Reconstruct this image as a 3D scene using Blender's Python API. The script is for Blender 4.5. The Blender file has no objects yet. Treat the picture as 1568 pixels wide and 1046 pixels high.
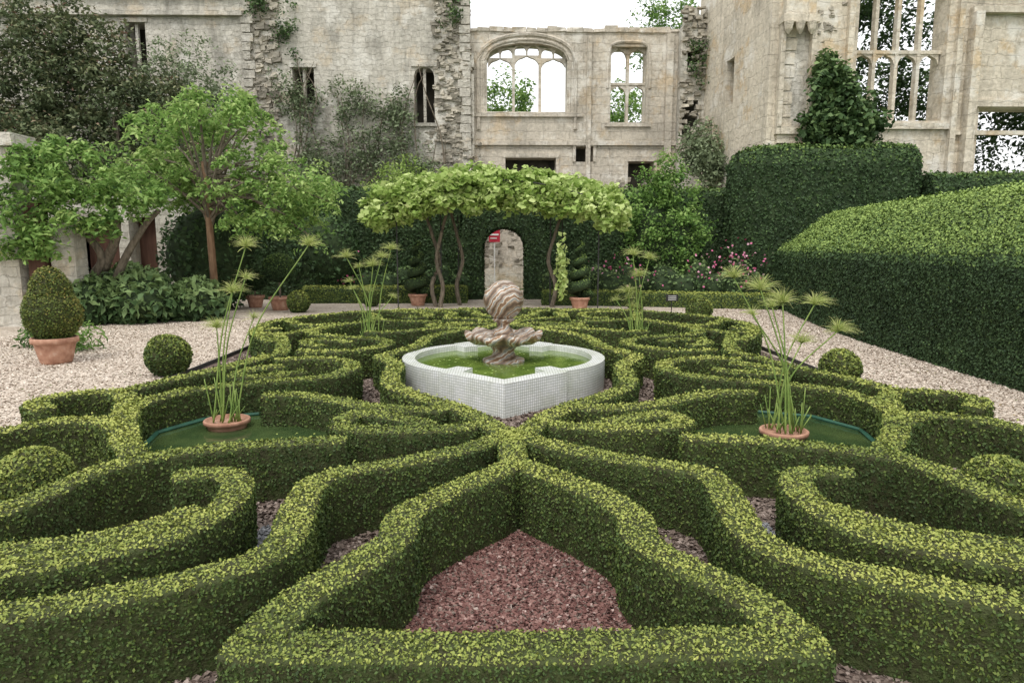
import bpy, math, random
import numpy as np
rng=np.random.default_rng(7); random.seed(5)
SC=bpy.context.scene
COL=SC.collection
CAM=np.array([-0.1,0,2.0])
# ------------------------------------------------------------------ helpers
def empty(name,loc=(0,0,0)):
    e=bpy.data.objects.new(name,None); e.location=(0,0,0); COL.objects.link(e); return e
def link(name,me,mat=None,parent=None,smooth=False):
    o=bpy.data.objects.new(name,me); COL.objects.link(o)
    if mat is not None: me.materials.append(mat)
    if parent is not None: o.parent=parent
    if smooth: me.polygons.foreach_set('use_smooth',[True]*len(me.polygons))
    return o
class MB:
    def __init__(s): s.v=[]; s.f=[]
    def add(s,vs,fs):
        b=len(s.v); s.v+= [tuple(map(float,p)) for p in vs]; s.f+=[tuple(i+b for i in f) for f in fs]
    def box(s,x0,x1,y0,y1,z0,z1,j=0,rot=0):
        P=[(x0,y0,z0),(x1,y0,z0),(x1,y1,z0),(x0,y1,z0),(x0,y0,z1),(x1,y0,z1),(x1,y1,z1),(x0,y1,z1)]
        if rot:
            cx,cy=(x0+x1)/2,(y0+y1)/2;c,sn_=math.cos(rot),math.sin(rot)
            P=[(cx+(p[0]-cx)*c-(p[1]-cy)*sn_,cy+(p[0]-cx)*sn_+(p[1]-cy)*c,p[2]) for p in P]
        if j: P=[tuple(c+random.uniform(-j,j) for c in p) for p in P]
        s.add(P,[(0,3,2,1),(4,5,6,7),(0,1,5,4),(1,2,6,5),(2,3,7,6),(3,0,4,7)])
    def tube(s,pts,rad,n=7):
        pts=np.array(pts,float); m=len(pts)
        rad=np.interp(np.linspace(0,1,m),np.linspace(0,1,len(rad)),rad) if hasattr(rad,'__len__') else np.full(m,rad)
        T=np.gradient(pts,axis=0); T/=np.linalg.norm(T,axis=1)[:,None]+1e-9
        vs=[]
        for i in range(m):
            a=np.cross(T[i],(0.13,0.2,1)); 
            if np.linalg.norm(a)<.25: a=np.cross(T[i],(1,0.1,0))
            a/=np.linalg.norm(a); b=np.cross(T[i],a)
            for k in range(n):
                t=2*math.pi*k/n; vs.append(pts[i]+rad[i]*(math.cos(t)*a+math.sin(t)*b))
        fs=[(i*n+k,i*n+(k+1)%n,(i+1)*n+(k+1)%n,(i+1)*n+k) for i in range(m-1) for k in range(n)]
        fs.append(tuple(range(n))[::-1]); fs.append(tuple((m-1)*n+k for k in range(n)))
        s.add(vs,fs)
    def lathe(s,c,prof,n=48,fr=None,fz=None):
        vs=[]
        for (r,z) in prof:
            for k in range(n):
                t=2*math.pi*k/n; rr=r*(fr(t,z) if fr else 1); zz=z+(fz(t,r) if fz else 0)
                vs.append((c[0]+rr*math.cos(t),c[1]+rr*math.sin(t),c[2]+zz))
        m=len(prof)
        fs=[(i*n+k,i*n+(k+1)%n,(i+1)*n+(k+1)%n,(i+1)*n+k) for i in range(m-1) for k in range(n)]
        fs.append(tuple(range(n))[::-1]); fs.append(tuple((m-1)*n+k for k in range(n)))
        s.add(vs,fs)
    def build(s,name,mat,parent=None,smooth=False):
        me=bpy.data.meshes.new(name); me.from_pydata(s.v,[],s.f); me.update()
        return link(name,me,mat,parent,smooth)
def sn(P,f,seed=0):
    x,y,z=P[:,0]*f,P[:,1]*f,P[:,2]*f; a=seed*1.7
    return (np.sin(x*1.0+y*.6+a+1.3*np.sin(z*.9+a))+np.sin(y*1.3-z*.8+2*a+1.1*np.sin(x*.8))+np.sin(z*1.4+x*.7-a+1.2*np.sin(y*1.1+a)))/3
def unit(n):
    v=rng.normal(size=(n,3)); return v/np.linalg.norm(v,axis=1)[:,None]
def catmull(pts,step):
    P=np.array(pts,float)
    if len(P)==2: 
        n=max(2,int(np.linalg.norm(P[1]-P[0])/step)+1); return P[0]+(P[1]-P[0])*np.linspace(0,1,n)[:,None]
    Q=np.vstack([2*P[0]-P[1],P,2*P[-1]-P[-2]]); out=[]
    for i in range(1,len(Q)-2):
        n=max(2,int(np.linalg.norm(Q[i+1]-Q[i])/step)+1)
        for t in np.linspace(0,1,n,endpoint=False):
            a,b,c,d=Q[i-1],Q[i],Q[i+1],Q[i+2]
            out.append(.5*((2*b)+(-a+c)*t+(2*a-5*b+4*c-d)*t*t+(-a+3*b-3*c+d)*t**3))
    out.append(P[-1]); return np.array(out)
def quadmesh(name,V,tint,mat,parent):
    n=len(V)//4; me=bpy.data.meshes.new(name)
    me.vertices.add(4*n); me.vertices.foreach_set('co',V.astype(np.float32).ravel())
    me.loops.add(4*n); me.loops.foreach_set('vertex_index',np.arange(4*n,dtype=np.int32))
    me.polygons.add(n); me.polygons.foreach_set('loop_start',np.arange(0,4*n,4,dtype=np.int32))
    try: me.polygons.foreach_set('loop_total',np.full(n,4,dtype=np.int32))
    except Exception: pass
    me.update(calc_edges=True)
    a=me.attributes.new('tint','FLOAT','FACE'); a.data.foreach_set('value',np.clip(tint,0,1).astype(np.float32))
    return link(name,me,mat,parent)
def leaves(name,P,N,size,tint,mat,parent=None,aspect=.6,fold=.25):
    n=len(P)
    if n==0: return
    size=np.broadcast_to(np.asarray(size,float),(n,))
    R=unit(n); N=N/(np.linalg.norm(N,axis=1)[:,None]+1e-9)
    T=np.cross(N,R); T/=np.linalg.norm(T,axis=1)[:,None]+1e-9; B=np.cross(N,T)
    s=size[:,None]*.5
    V=np.stack([P-T*s-N*s*fold,P-B*s*aspect,P+T*s-N*s*fold,P+B*s*aspect],axis=1).reshape(-1,3)
    return quadmesh(name,V,tint,mat,parent)
def sample(V,F,dens):
    V=np.asarray(V);F=np.asarray(F)
    T=np.vstack([F[:,[0,1,2]],F[:,[0,2,3]]])
    a,b,c=V[T[:,0]],V[T[:,1]],V[T[:,2]]; n=np.cross(b-a,c-a); ar=np.linalg.norm(n,axis=1)/2
    cen=(a+b+c)/3; d=np.linalg.norm(cen-CAM,axis=1)
    cnt=rng.poisson(ar*dens(d)); idx=np.repeat(np.arange(len(T)),cnt)
    u=rng.random(len(idx));v=rng.random(len(idx)); m=u+v>1;u[m]=1-u[m];v[m]=1-v[m]
    P=a[idx]+(b-a)[idx]*u[:,None]+(c-a)[idx]*v[:,None]; N=n[idx]/(2*ar[idx,None]+1e-12)
    return P,N
def sweep(path,prof,step,pstep,disp,seed,taper=True):
    C=catmull(path,step); m=len(C)
    T=np.gradient(C,axis=0); T/=np.linalg.norm(T,axis=1)[:,None]; L=np.stack([-T[:,1],T[:,0]],1)
    pr=[]
    for i in range(len(prof)-1):
        a,b=np.array(prof[i],float),np.array(prof[i+1],float); n=max(1,int(np.linalg.norm(b-a)/pstep))
        for t in np.linspace(0,1,n,endpoint=False): pr.append(a+(b-a)*t)
    pr.append(np.array(prof[-1],float)); pr=np.array(pr); k=len(pr)
    sc=np.ones(m)
    if taper: sc[0]=sc[-1]=.75
    V=np.zeros((m,k,3))
    V[:,:,0]=C[:,0,None]+L[:,0,None]*pr[None,:,0]*sc[:,None]; V[:,:,1]=C[:,1,None]+L[:,1,None]*pr[None,:,0]*sc[:,None]
    V[:,:,2]=pr[None,:,1]
    mid=pr[:,1].max()*.5; ms=(pr[:,0].max()+pr[:,0].min())/2
    A=np.stack([C[:,0]+L[:,0]*ms,C[:,1]+L[:,1]*ms,np.full(m,mid)],1)
    out=V-A[:,None,:]; out/=np.linalg.norm(out,axis=2)[:,:,None]
    W=V.reshape(-1,3); D=sn(W,3.1,seed)*.5+sn(W,9,seed+3)*.35+sn(W,23,seed+5)*.25
    W=W+out.reshape(-1,3)*(D*disp)[:,None]; W[:,2]=np.maximum(W[:,2],0)
    F=[]
    for i in range(m-1):
        for j in range(k-1):
            F.append((i*k+j,i*k+j+1,(i+1)*k+j+1,(i+1)*k+j))
    F=np.array(F)
    fc=W[F].mean(1); ax=A[np.minimum(F[:,0]//k,m-1)]
    a,b,c=W[F[:,0]],W[F[:,1]],W[F[:,2]]; nn=np.cross(b-a,c-a)
    if (np.einsum('ij,ij->i',nn,fc-ax)>0).mean()<.5: F=F[:,::-1]
    caps=[]
    for e in (0,m-1):
        cen=len(W); W=np.vstack([W,A[e]+0])
        for j in range(k-1):
            q=(e*k+j,e*k+j+1,cen,cen)
            pa,pb,pc=W[q[0]],W[q[1]],W[cen]; nrm=np.cross(pb-pa,pc-pa); dirv=np.array([T[e,0],T[e,1],0])*(-1 if e==0 else 1)
            if nrm@dirv<0: q=(q[1],q[0],cen,cen)
            caps.append(q)
    return W,F,np.array(caps)
def body(name,W,F,caps,mat,parent):
    me=bpy.data.meshes.new(name)
    me.from_pydata(W.tolist(),[],F.tolist()+[q[:3] for q in caps.tolist()]); me.update()
    return link(name,me,mat,parent,True)
# ------------------------------------------------------------------ materials
def newmat(name):
    m=bpy.data.materials.new(name); m.use_nodes=True; nt=m.node_tree; nt.nodes.clear()
    o=nt.nodes.new('ShaderNodeOutputMaterial'); return m,nt,o
def ramp(nt,stops,inp,interp='LINEAR'):
    r=nt.nodes.new('ShaderNodeValToRGB'); r.color_ramp.interpolation=interp; e=r.color_ramp.elements
    while len(e)<len(stops): e.new(.5)
    for i,(p,c) in enumerate(stops): e[i].position=p; e[i].color=(*c,1) if len(c)==3 else c
    nt.links.new(inp,r.inputs[0]); return r.outputs[0]
def leafmat(name,stops,trans=.25,rough=.6,spec=.2):
    m,nt,o=newmat(name); a=nt.nodes.new('ShaderNodeAttribute'); a.attribute_name='tint'
    c=ramp(nt,stops,a.outputs['Fac'])
    p=nt.nodes.new('ShaderNodeBsdfPrincipled'); p.inputs['Roughness'].default_value=rough; p.inputs['Specular IOR Level'].default_value=spec
    nt.links.new(c,p.inputs['Base Color'])
    if trans>0:
        t=nt.nodes.new('ShaderNodeBsdfTranslucent'); nt.links.new(c,t.inputs[0]); mx=nt.nodes.new('ShaderNodeMixShader'); mx.inputs[0].default_value=trans
        nt.links.new(p.outputs[0],mx.inputs[1]); nt.links.new(t.outputs[0],mx.inputs[2]); nt.links.new(mx.outputs[0],o.inputs[0])
    else: nt.links.new(p.outputs[0],o.inputs[0])
    return m
def mixc(nt,a,b,f,mode='MIX'):
    m=nt.nodes.new('ShaderNodeMix'); m.data_type='RGBA'; m.blend_type=mode
    if isinstance(f,(int,float)): m.inputs[0].default_value=f
    else: nt.links.new(f,m.inputs[0])
    for s,x in ((6,a),(7,b)):
        if isinstance(x,tuple): m.inputs[s].default_value=(*x,1)
        else: nt.links.new(x,m.inputs[s])
    return m.outputs[2]
def noisemat(name,stops,scale=5,rough=.8,bump=.3,bscale=None,stretch=(1,1,1),detail=6,spec=.2,dist=0,bdist=.02,island=0):
    m,nt,o=newmat(name); g=nt.nodes.new('ShaderNodeNewGeometry'); mp=nt.nodes.new('ShaderNodeMapping'); mp.inputs['Scale'].default_value=stretch
    nt.links.new(g.outputs['Position'],mp.inputs[0])
    n=nt.nodes.new('ShaderNodeTexNoise'); n.inputs['Scale'].default_value=scale; n.inputs['Detail'].default_value=detail; n.inputs['Distortion'].default_value=dist
    nt.links.new(mp.outputs[0],n.inputs['Vector']); c=ramp(nt,stops,n.outputs['Fac'])
    if island:
        ic=ramp(nt,[(0,(1-island,)*3),(1,(1+island*.5,)*3)],g.outputs['Random Per Island']); c=mixc(nt,c,ic,1.0,'MULTIPLY')
    p=nt.nodes.new('ShaderNodeBsdfPrincipled'); p.inputs['Roughness'].default_value=rough; p.inputs['Specular IOR Level'].default_value=spec
    nt.links.new(c,p.inputs['Base Color'])
    if bump:
        n2=nt.nodes.new('ShaderNodeTexNoise'); n2.inputs['Scale'].default_value=bscale or scale*4; n2.inputs['Detail'].default_value=4; nt.links.new(mp.outputs[0],n2.inputs['Vector'])
        b=nt.nodes.new('ShaderNodeBump'); b.inputs['Strength'].default_value=bump; b.inputs['Distance'].default_value=bdist; nt.links.new(n2.outputs['Fac'],b.inputs['Height']); nt.links.new(b.outputs[0],p.inputs['Normal'])
    nt.links.new(p.outputs[0],o.inputs[0]); return m
def stonemat(name,c1,c2,mortar,bw=.75,bh=.33,ochre=.5,stain=.5,ms=.010,dark=(.20,.185,.15),warp=.16):
    m,nt,o=newmat(name); N=nt.nodes; Lk=nt.links
    g=N.new('ShaderNodeNewGeometry'); sp=N.new('ShaderNodeSeparateXYZ'); Lk.new(g.outputs['Position'],sp.inputs[0])
    ad=N.new('ShaderNodeMath'); ad.operation='ADD'; Lk.new(sp.outputs[0],ad.inputs[0]); Lk.new(sp.outputs[1],ad.inputs[1])
    cb=N.new('ShaderNodeCombineXYZ'); Lk.new(ad.outputs[0],cb.inputs[0]); Lk.new(sp.outputs[2],cb.inputs[1])
    nd=N.new('ShaderNodeTexNoise'); nd.inputs['Scale'].default_value=2.2; nd.inputs['Detail'].default_value=3; Lk.new(g.outputs['Position'],nd.inputs['Vector'])
    va=N.new('ShaderNodeVectorMath'); va.operation='SCALE'; va.inputs['Scale'].default_value=warp; Lk.new(nd.outputs['Color'],va.inputs[0])
    vb=N.new('ShaderNodeVectorMath'); Lk.new(cb.outputs[0],vb.inputs[0]); Lk.new(va.outputs[0],vb.inputs[1])
    br=N.new('ShaderNodeTexBrick'); br.inputs['Scale'].default_value=1; br.inputs['Brick Width'].default_value=bw; br.inputs['Row Height'].default_value=bh; br.inputs['Mortar Size'].default_value=ms; br.inputs['Mortar Smooth'].default_value=.8; br.squash=1.4; br.squash_frequency=3
    br.inputs['Color1'].default_value=(*c1,1); br.inputs['Color2'].default_value=(*c2,1); br.inputs['Mortar'].default_value=(*mortar,1); br.inputs['Bias'].default_value=-.1
    Lk.new(vb.outputs[0],br.inputs['Vector'])
    def noise(scale,st=(1,1,1),det=5,off=0):
        mp=N.new('ShaderNodeMapping'); mp.inputs['Scale'].default_value=st; mp.inputs['Location'].default_value=(off,off*.7,off*.3); Lk.new(g.outputs['Position'],mp.inputs[0])
        n=N.new('ShaderNodeTexNoise'); n.inputs['Scale'].default_value=scale; n.inputs['Detail'].default_value=det; n.inputs['Roughness'].default_value=.7; Lk.new(mp.outputs[0],n.inputs['Vector']); return n.outputs['Fac']
    col=br.outputs['Color']
    f6=ramp(nt,[(.42,(0,0,0)),(.56,(.85,.85,.85))],noise(.55,det=4,off=23)); col=mixc(nt,col,tuple((a+b)*.52 for a,b in zip(c1,c2)),f6)
    f1=ramp(nt,[(.55,(0,0,0)),(.62,(ochre,)*3)],noise(.6,det=6,off=3)); col=mixc(nt,col,(.60,.44,.25),f1)
    f2=ramp(nt,[(.48,(0,0,0)),(.64,(stain,)*3)],noise(.6,(1,1,.5),8,off=9)); col=mixc(nt,col,dark,f2)
    f3=ramp(nt,[(.52,(0,0,0)),(.68,(stain*.9,)*3)],noise(2.6,(1,1,.10),7,off=1)); col=mixc(nt,col,dark,f3)
    f4=ramp(nt,[(.35,(.76,.75,.73)),(.62,(1.08,1.08,1.08))],noise(7,det=7)); col=mixc(nt,col,f4,1.0,'MULTIPLY')
    f5=ramp(nt,[(.53,(0,0,0)),(.63,(.7,.7,.7))],noise(.9,det=8,off=17)); col=mixc(nt,col,(.76,.73,.66),f5)
    p=N.new('ShaderNodeBsdfPrincipled'); p.inputs['Roughness'].default_value=.9; p.inputs['Specular IOR Level'].default_value=.15; Lk.new(col,p.inputs['Base Color'])
    mm=N.new('ShaderNodeMath'); mm.operation='MULTIPLY_ADD'; mm.inputs[1].default_value=-.3; Lk.new(br.outputs['Fac'],mm.inputs[0]); Lk.new(noise(5,det=7),mm.inputs[2])
    b=N.new('ShaderNodeBump'); b.inputs['Strength'].default_value=1; b.inputs['Distance'].default_value=.06; Lk.new(mm.outputs[0],b.inputs['Height']); Lk.new(b.outputs[0],p.inputs['Normal'])
    Lk.new(p.outputs[0],o.inputs[0]); return m
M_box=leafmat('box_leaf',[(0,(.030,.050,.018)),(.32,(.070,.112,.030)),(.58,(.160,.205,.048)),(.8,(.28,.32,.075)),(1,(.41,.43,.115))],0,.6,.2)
M_boxbody=noisemat('box_inner',[(.3,(.04,.038,.018)),(.7,(.060,.080,.026))],14,bump=.8,bscale=60)
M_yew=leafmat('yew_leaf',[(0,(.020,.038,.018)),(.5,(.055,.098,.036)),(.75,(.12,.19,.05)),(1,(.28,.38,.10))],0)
M_yewbody=noisemat('yew_inner',[(.3,(.014,.024,.011)),(.7,(.042,.068,.026))],6,bump=.8,bscale=25)
M_vine=leafmat('vine_leaf',[(0,(.10,.18,.035)),(.45,(.32,.45,.11)),(1,(.65,.73,.33))],.35)
M_acer=leafmat('tree_leaf',[(0,(.06,.13,.035)),(.5,(.22,.37,.09)),(1,(.50,.62,.23))],.35)
M_dark=leafmat('shrub_leaf',[(0,(.025,.048,.02)),(.5,(.075,.135,.05)),(1,(.22,.31,.12))],.15)
M_grey=leafmat('climber_leaf',[(0,(.08,.11,.06)),(.5,(.19,.24,.13)),(1,(.36,.42,.26))],.2)
M_red=leafmat('russet_leaf',[(0,(.045,.068,.035)),(.5,(.13,.165,.078)),(.8,(.22,.22,.12)),(1,(.30,.17,.14))],.15)
M_gold=leafmat('golden_leaf',[(0,(.04,.07,.02)),(.45,(.12,.16,.035)),(.7,(.22,.20,.05)),(1,(.40,.26,.09))],0)
M_pap=leafmat('papyrus_leaf',[(0,(.16,.25,.05)),(.5,(.36,.44,.12)),(1,(.64,.63,.30))],.3)
M_fl=leafmat('flower_petal',[(0,(.35,.05,.12)),(.6,(.55,.15,.28)),(1,(.65,.45,.50))],0)
M_chipR=leafmat('red_gravel_chip',[(0,(.07,.03,.028)),(.5,(.18,.088,.075)),(.8,(.30,.18,.155)),(1,(.48,.36,.32))],0,.8)
M_chipG=leafmat('brown_gravel_chip',[(0,(.08,.06,.05)),(.5,(.19,.145,.12)),(1,(.38,.31,.27))],0,.8)
M_chipS=leafmat('grey_gravel_chip',[(0,(.12,.12,.125)),(.5,(.26,.265,.275)),(1,(.5,.5,.5))],0,.8)
M_chipP=leafmat('path_chip',[(0,(.36,.29,.24)),(.5,(.55,.47,.39)),(1,(.74,.67,.58))],0,.8)
M_bark=noisemat('bark',[(.3,(.09,.075,.055)),(.7,(.24,.20,.15))],18,bump=.8,stretch=(1,1,.25))
M_barkb=noisemat('brown_stake',[(.3,(.15,.085,.05)),(.7,(.28,.18,.11))],14,bump=.6,stretch=(1,1,.2))
M_terra=noisemat('terracotta',[(.3,(.30,.15,.10)),(.6,(.46,.26,.18)),(.8,(.58,.42,.33))],9,bump=.2)
M_ground=noisemat('lawn',[(.3,(.04,.08,.02)),(.7,(.08,.13,.035))],3,bump=.4)
M_soil=noisemat('knot_soil',[(.3,(.10,.07,.055)),(.7,(.21,.155,.13))],40,bump=.8,bscale=130)
M_metal=noisemat('dark_metal',[(.3,(.03,.03,.03)),(.7,(.06,.058,.052))],12,rough=.6,bump=.1)
M_edge=noisemat('pond_liner',[(.3,(.03,.08,.055)),(.7,(.04,.13,.085))],8,rough=.4,bump=.05)
M_black=noisemat('lamp_housing',[(.3,(.02,.02,.02)),(.7,(.035,.035,.035))],8,rough=.4,bump=0)
M_signr=noisemat('red_sign',[(.3,(.35,.02,.04)),(.7,(.45,.04,.06))],3,rough=.5,bump=0)
M_white=noisemat('sign_white',[(.3,(.6,.6,.58)),(.7,(.75,.75,.72))],3,rough=.5,bump=0)
M_wood=noisemat('door_wood',[(.3,(.06,.03,.022)),(.7,(.13,.07,.05))],10,bump=.4,stretch=(1,1,.1))
M_limeL=stonemat('limestone_old',(.62,.585,.51),(.49,.46,.40),(.50,.465,.40),.50,.24,ochre=.3,stain=.60,dark=(.23,.22,.19),warp=.42)
M_limeC=stonemat('limestone_ashlar',(.63,.57,.48),(.52,.47,.39),(.46,.41,.34),.85,.38,ochre=.45,stain=.45,dark=(.26,.24,.205),warp=.2)
M_limeR=stonemat('limestone_pale',(.72,.65,.53),(.58,.52,.42),(.53,.475,.39),.95,.42,ochre=.65,stain=.45,dark=(.28,.255,.21),warp=.3)
M_rub=noisemat('rubble_stone',[(.3,(.22,.20,.16)),(.55,(.42,.38,.31)),(.75,(.60,.55,.45))],1.9,bump=.9,bscale=9,detail=6,island=.45,bdist=.05)
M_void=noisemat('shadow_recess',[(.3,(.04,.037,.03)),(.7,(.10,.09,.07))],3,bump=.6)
def gravelmat():
    m,nt,o=newmat('path_gravel'); N=nt.nodes;Lk=nt.links; g=N.new('ShaderNodeNewGeometry')
    v=N.new('ShaderNodeTexVoronoi'); v.inputs['Scale'].default_value=30; Lk.new(g.outputs['Position'],v.inputs['Vector'])
    s=N.new('ShaderNodeSeparateColor'); Lk.new(v.outputs['Color'],s.inputs[0])
    c=ramp(nt,[(0,(.32,.26,.21)),(.3,(.46,.39,.32)),(.7,(.56,.49,.41)),(1,(.70,.63,.55))],s.outputs[0])
    n=N.new('ShaderNodeTexNoise'); n.inputs['Scale'].default_value=.9; n.inputs['Detail'].default_value=8; n.inputs['Roughness'].default_value=.7; Lk.new(g.outputs['Position'],n.inputs['Vector'])
    c=mixc(nt,c,ramp(nt,[(.35,(.78,.74,.70)),(.65,(1.08,1.08,1.08))],n.outputs['Fac']),1.0,'MULTIPLY')
    p=N.new('ShaderNodeBsdfPrincipled'); p.inputs['Roughness'].default_value=.9; Lk.new(c,p.inputs['Base Color'])
    b=N.new('ShaderNodeBump'); b.inputs['Strength'].default_value=.8; b.inputs['Distance'].default_value=.02; b.invert=True; Lk.new(v.outputs['Distance'],b.inputs['Height']); Lk.new(b.outputs[0],p.inputs['Normal'])
    Lk.new(p.outputs[0],o.inputs[0]); return m
M_path=gravelmat()
def tilemat(name):
    m,nt,o=newmat(name); N=nt.nodes;Lk=nt.links; t=N.new('ShaderNodeUVMap')
    b=N.new('ShaderNodeTexBrick'); b.offset=0; b.inputs['Scale'].default_value=1; b.inputs['Brick Width'].default_value=.034; b.inputs['Row Height'].default_value=.034; b.inputs['Mortar Size'].default_value=.0026
    b.inputs['Color1'].default_value=(.82,.83,.82,1); b.inputs['Color2'].default_value=(.72,.74,.74,1); b.inputs['Mortar'].default_value=(.33,.34,.30,1)
    Lk.new(t.outputs[0],b.inputs['Vector'])
    g=N.new('ShaderNodeNewGeometry'); n=N.new('ShaderNodeTexNoise'); n.inputs['Scale'].default_value=3; n.inputs['Detail'].default_value=8; n.inputs['Roughness'].default_value=.7; Lk.new(g.outputs['Position'],n.inputs['Vector'])
    c=mixc(nt,b.outputs['Color'],ramp(nt,[(.35,(.80,.82,.74)),(.6,(1,1,1))],n.outputs['Fac']),1.0,'MULTIPLY')
    p=N.new('ShaderNodeBsdfPrincipled'); p.inputs['Roughness'].default_value=.25; Lk.new(c,p.inputs['Base Color'])
    bb=N.new('ShaderNodeBump'); bb.inputs['Strength'].default_value=.5; bb.inputs['Distance'].default_value=.004; bb.invert=True; Lk.new(b.outputs['Fac'],bb.inputs['Height']); Lk.new(bb.outputs[0],p.inputs['Normal'])
    Lk.new(p.outputs[0],o.inputs[0]); return m
M_tile=tilemat('white_mosaic')
def watermat(name,c1,c2,scale=3):
    m,nt,o=newmat(name); N=nt.nodes;Lk=nt.links; g=N.new('ShaderNodeNewGeometry')
    n=N.new('ShaderNodeTexNoise'); n.inputs['Scale'].default_value=scale; n.inputs['Detail'].default_value=8; Lk.new(g.outputs['Position'],n.inputs['Vector'])
    c=ramp(nt,[(.35,c1),(.65,c2)],n.outputs['Fac'])
    p=N.new('ShaderNodeBsdfPrincipled'); p.inputs['Roughness'].default_value=.06; p.inputs['IOR'].default_value=1.33; Lk.new(c,p.inputs['Base Color'])
    n2=N.new('ShaderNodeTexNoise'); n2.inputs['Scale'].default_value=14; Lk.new(g.outputs['Position'],n2.inputs['Vector'])
    b=N.new('ShaderNodeBump'); b.inputs['Strength'].default_value=.15; b.inputs['Distance'].default_value=.02; Lk.new(n2.outputs['Fac'],b.inputs['Height']); Lk.new(b.outputs[0],p.inputs['Normal'])
    Lk.new(p.outputs[0],o.inputs[0]); return m
M_wfount=watermat('algae_water',(.07,.12,.02),(.15,.22,.04))
M_wpond=watermat('pond_water',(.03,.055,.02),(.06,.09,.03))
def marblemat():
    m,nt,o=newmat('veined_marble'); N=nt.nodes;Lk=nt.links; g=N.new('ShaderNodeNewGeometry')
    mp=N.new('ShaderNodeMapping'); mp.inputs['Rotation'].default_value=(.5,.6,.2); Lk.new(g.outputs['Position'],mp.inputs[0])
    w=N.new('ShaderNodeTexWave'); w.inputs['Scale'].default_value=2.0; w.inputs['Distortion'].default_value=8; w.inputs['Detail'].default_value=4; w.inputs['Detail Scale'].default_value=1.1; w.inputs['Detail Roughness'].default_value=.55; w.bands_direction='Z'; Lk.new(mp.outputs[0],w.inputs['Vector'])
    c=ramp(nt,[(0,(.12,.08,.055)),(.2,(.30,.20,.13)),(.42,(.42,.36,.29)),(.55,(.20,.195,.19)),(.72,(.36,.35,.33)),(.84,(.75,.71,.64)),(.9,(.44,.29,.17)),(1,(.22,.13,.08))],w.outputs['Fac'])
    n=N.new('ShaderNodeTexNoise'); n.inputs['Scale'].default_value=9; n.inputs['Detail'].default_value=7; n.inputs['Roughness'].default_value=.7; Lk.new(g.outputs['Position'],n.inputs['Vector'])
    c=mixc(nt,c,ramp(nt,[(.35,(.65,.63,.60)),(.65,(1.15,1.15,1.15))],n.outputs['Fac']),1.0,'MULTIPLY')
    p=N.new('ShaderNodeBsdfPrincipled'); p.inputs['Roughness'].default_value=.4; Lk.new(c,p.inputs['Base Color']); Lk.new(p.outputs[0],o.inputs[0]); return m
M_marble=marblemat()
# ------------------------------------------------------------------ ground
def sheet(name,poly,z,mat,parent=None):
    me=bpy.data.meshes.new(name); me.from_pydata([(x,y,z) for x,y in poly],[],[tuple(range(len(poly)))]); me.update(); return link(name,me,mat,parent)
sheet('ground',[(-300,-300),(300,-300),(300,300),(-300,300)],0,M_ground)
sheet('gravel_path',[(-16,-4),(12,-4),(12,31),(-16,31)],.004,M_path)
sheet('knot_garden_bed',[(-4.95,.8),(4.9,.8),(4.85,8.4),(4.85,13.4),(4.3,15.6),(2.5,16.9),(-3,16.9),(-5.0,15.8),(-5.4,14.4),(-5.0,13)],.008,M_soil)
e=MB()
for x in (-5.02,4.93): e.box(x-.015,x+.015,.8,13.6,0,.07)
e.build('garden_edging',M_metal)
# ------------------------------------------------------------------ knot hedges
YM=9.62
paths={
'tri':[(0,4.72),(.16,4.5),(.34,4.3),(.58,3.98),(.68,3.72),(.66,3.45),(.78,3.15),(.95,2.86),(1.08,2.5)],
'L1':[(-.12,5.62),(.1,5.38),(.4,5.08),(.8,4.8),(1.15,4.62),(1.34,4.38),(1.29,3.9),(1.24,3.5),(1.32,3.27),(1.55,3.08),(2.0,2.85),(2.6,2.62),(3.4,2.45)],
'stem':[(0,5.42),(0,5.0),(0,4.65)],
'C':[(1.35,5.36),(1.7,5.32),(2.1,5.22),(2.5,5.05),(2.8,4.84),(2.96,4.5),(2.98,4.1),(3.15,3.7),(3.6,3.4)],
'D':[(2.3,4.45),(2.1,4.52),(1.9,4.44),(1.78,4.15),(1.8,3.75),(1.97,3.42),(2.3,3.2),(2.8,3.06),(3.5,3.0)],
'D3':[(1.86,3.9),(2.02,3.62),(2.32,3.42),(2.8,3.28),(3.5,3.24)],
'E':[(2.8,4.95),(3.15,5.4),(3.45,5.95),(3.8,6.7),(4.15,7.15),(4.55,7.1),(4.72,6.7),(4.4,6.35)],
'E2':[(3.35,5.72),(3.75,6.0),(4.15,5.9),(4.4,5.5),(4.7,5.0)],
'F':[(3.55,6.1),(3.66,6.7),(3.5,7.2),(3.1,7.52),(2.6,7.72),(2.18,7.98),(1.98,8.5),(2.2,9.05),(2.7,9.3),(3.2,9.2)],
'F2':[(2.55,8.4),(2.9,8.15),(3.3,8.1),(3.25,8.55),(2.9,8.8)],
'S':[(-.12,5.28),(.12,5.62),(.32,6.05),(.62,6.5),(.98,6.92),(1.3,7.5),(1.42,8.1),(1.5,8.8),(1.75,9.4),(1.8,9.62)],
'G':[(2.62,7.05),(2.2,7.03),(1.8,6.8),(1.43,6.55),(.98,6.4),(.6,6.42)],
'I':[(1.55,5.85),(1.45,6.15),(1.1,6.02),(.7,5.72)],
'I2':[(1.55,5.85),(1.2,5.68),(.7,5.66),(.3,5.75)],
'J':[(4.15,7.15),(3.95,7.8),(3.7,8.4),(3.5,9.0),(3.4,9.62)],
}
w_=.100
prof=[(w_*.93,0),(w_*.98,.2),(w_*1.03,.42),(w_*1.0,.450),(w_*.90,.460),(0,.463),(-w_*.90,.460),(-w_*1.0,.450),(-w_*1.03,.42),(-w_*.98,.2),(-w_*.93,0)]
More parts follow.
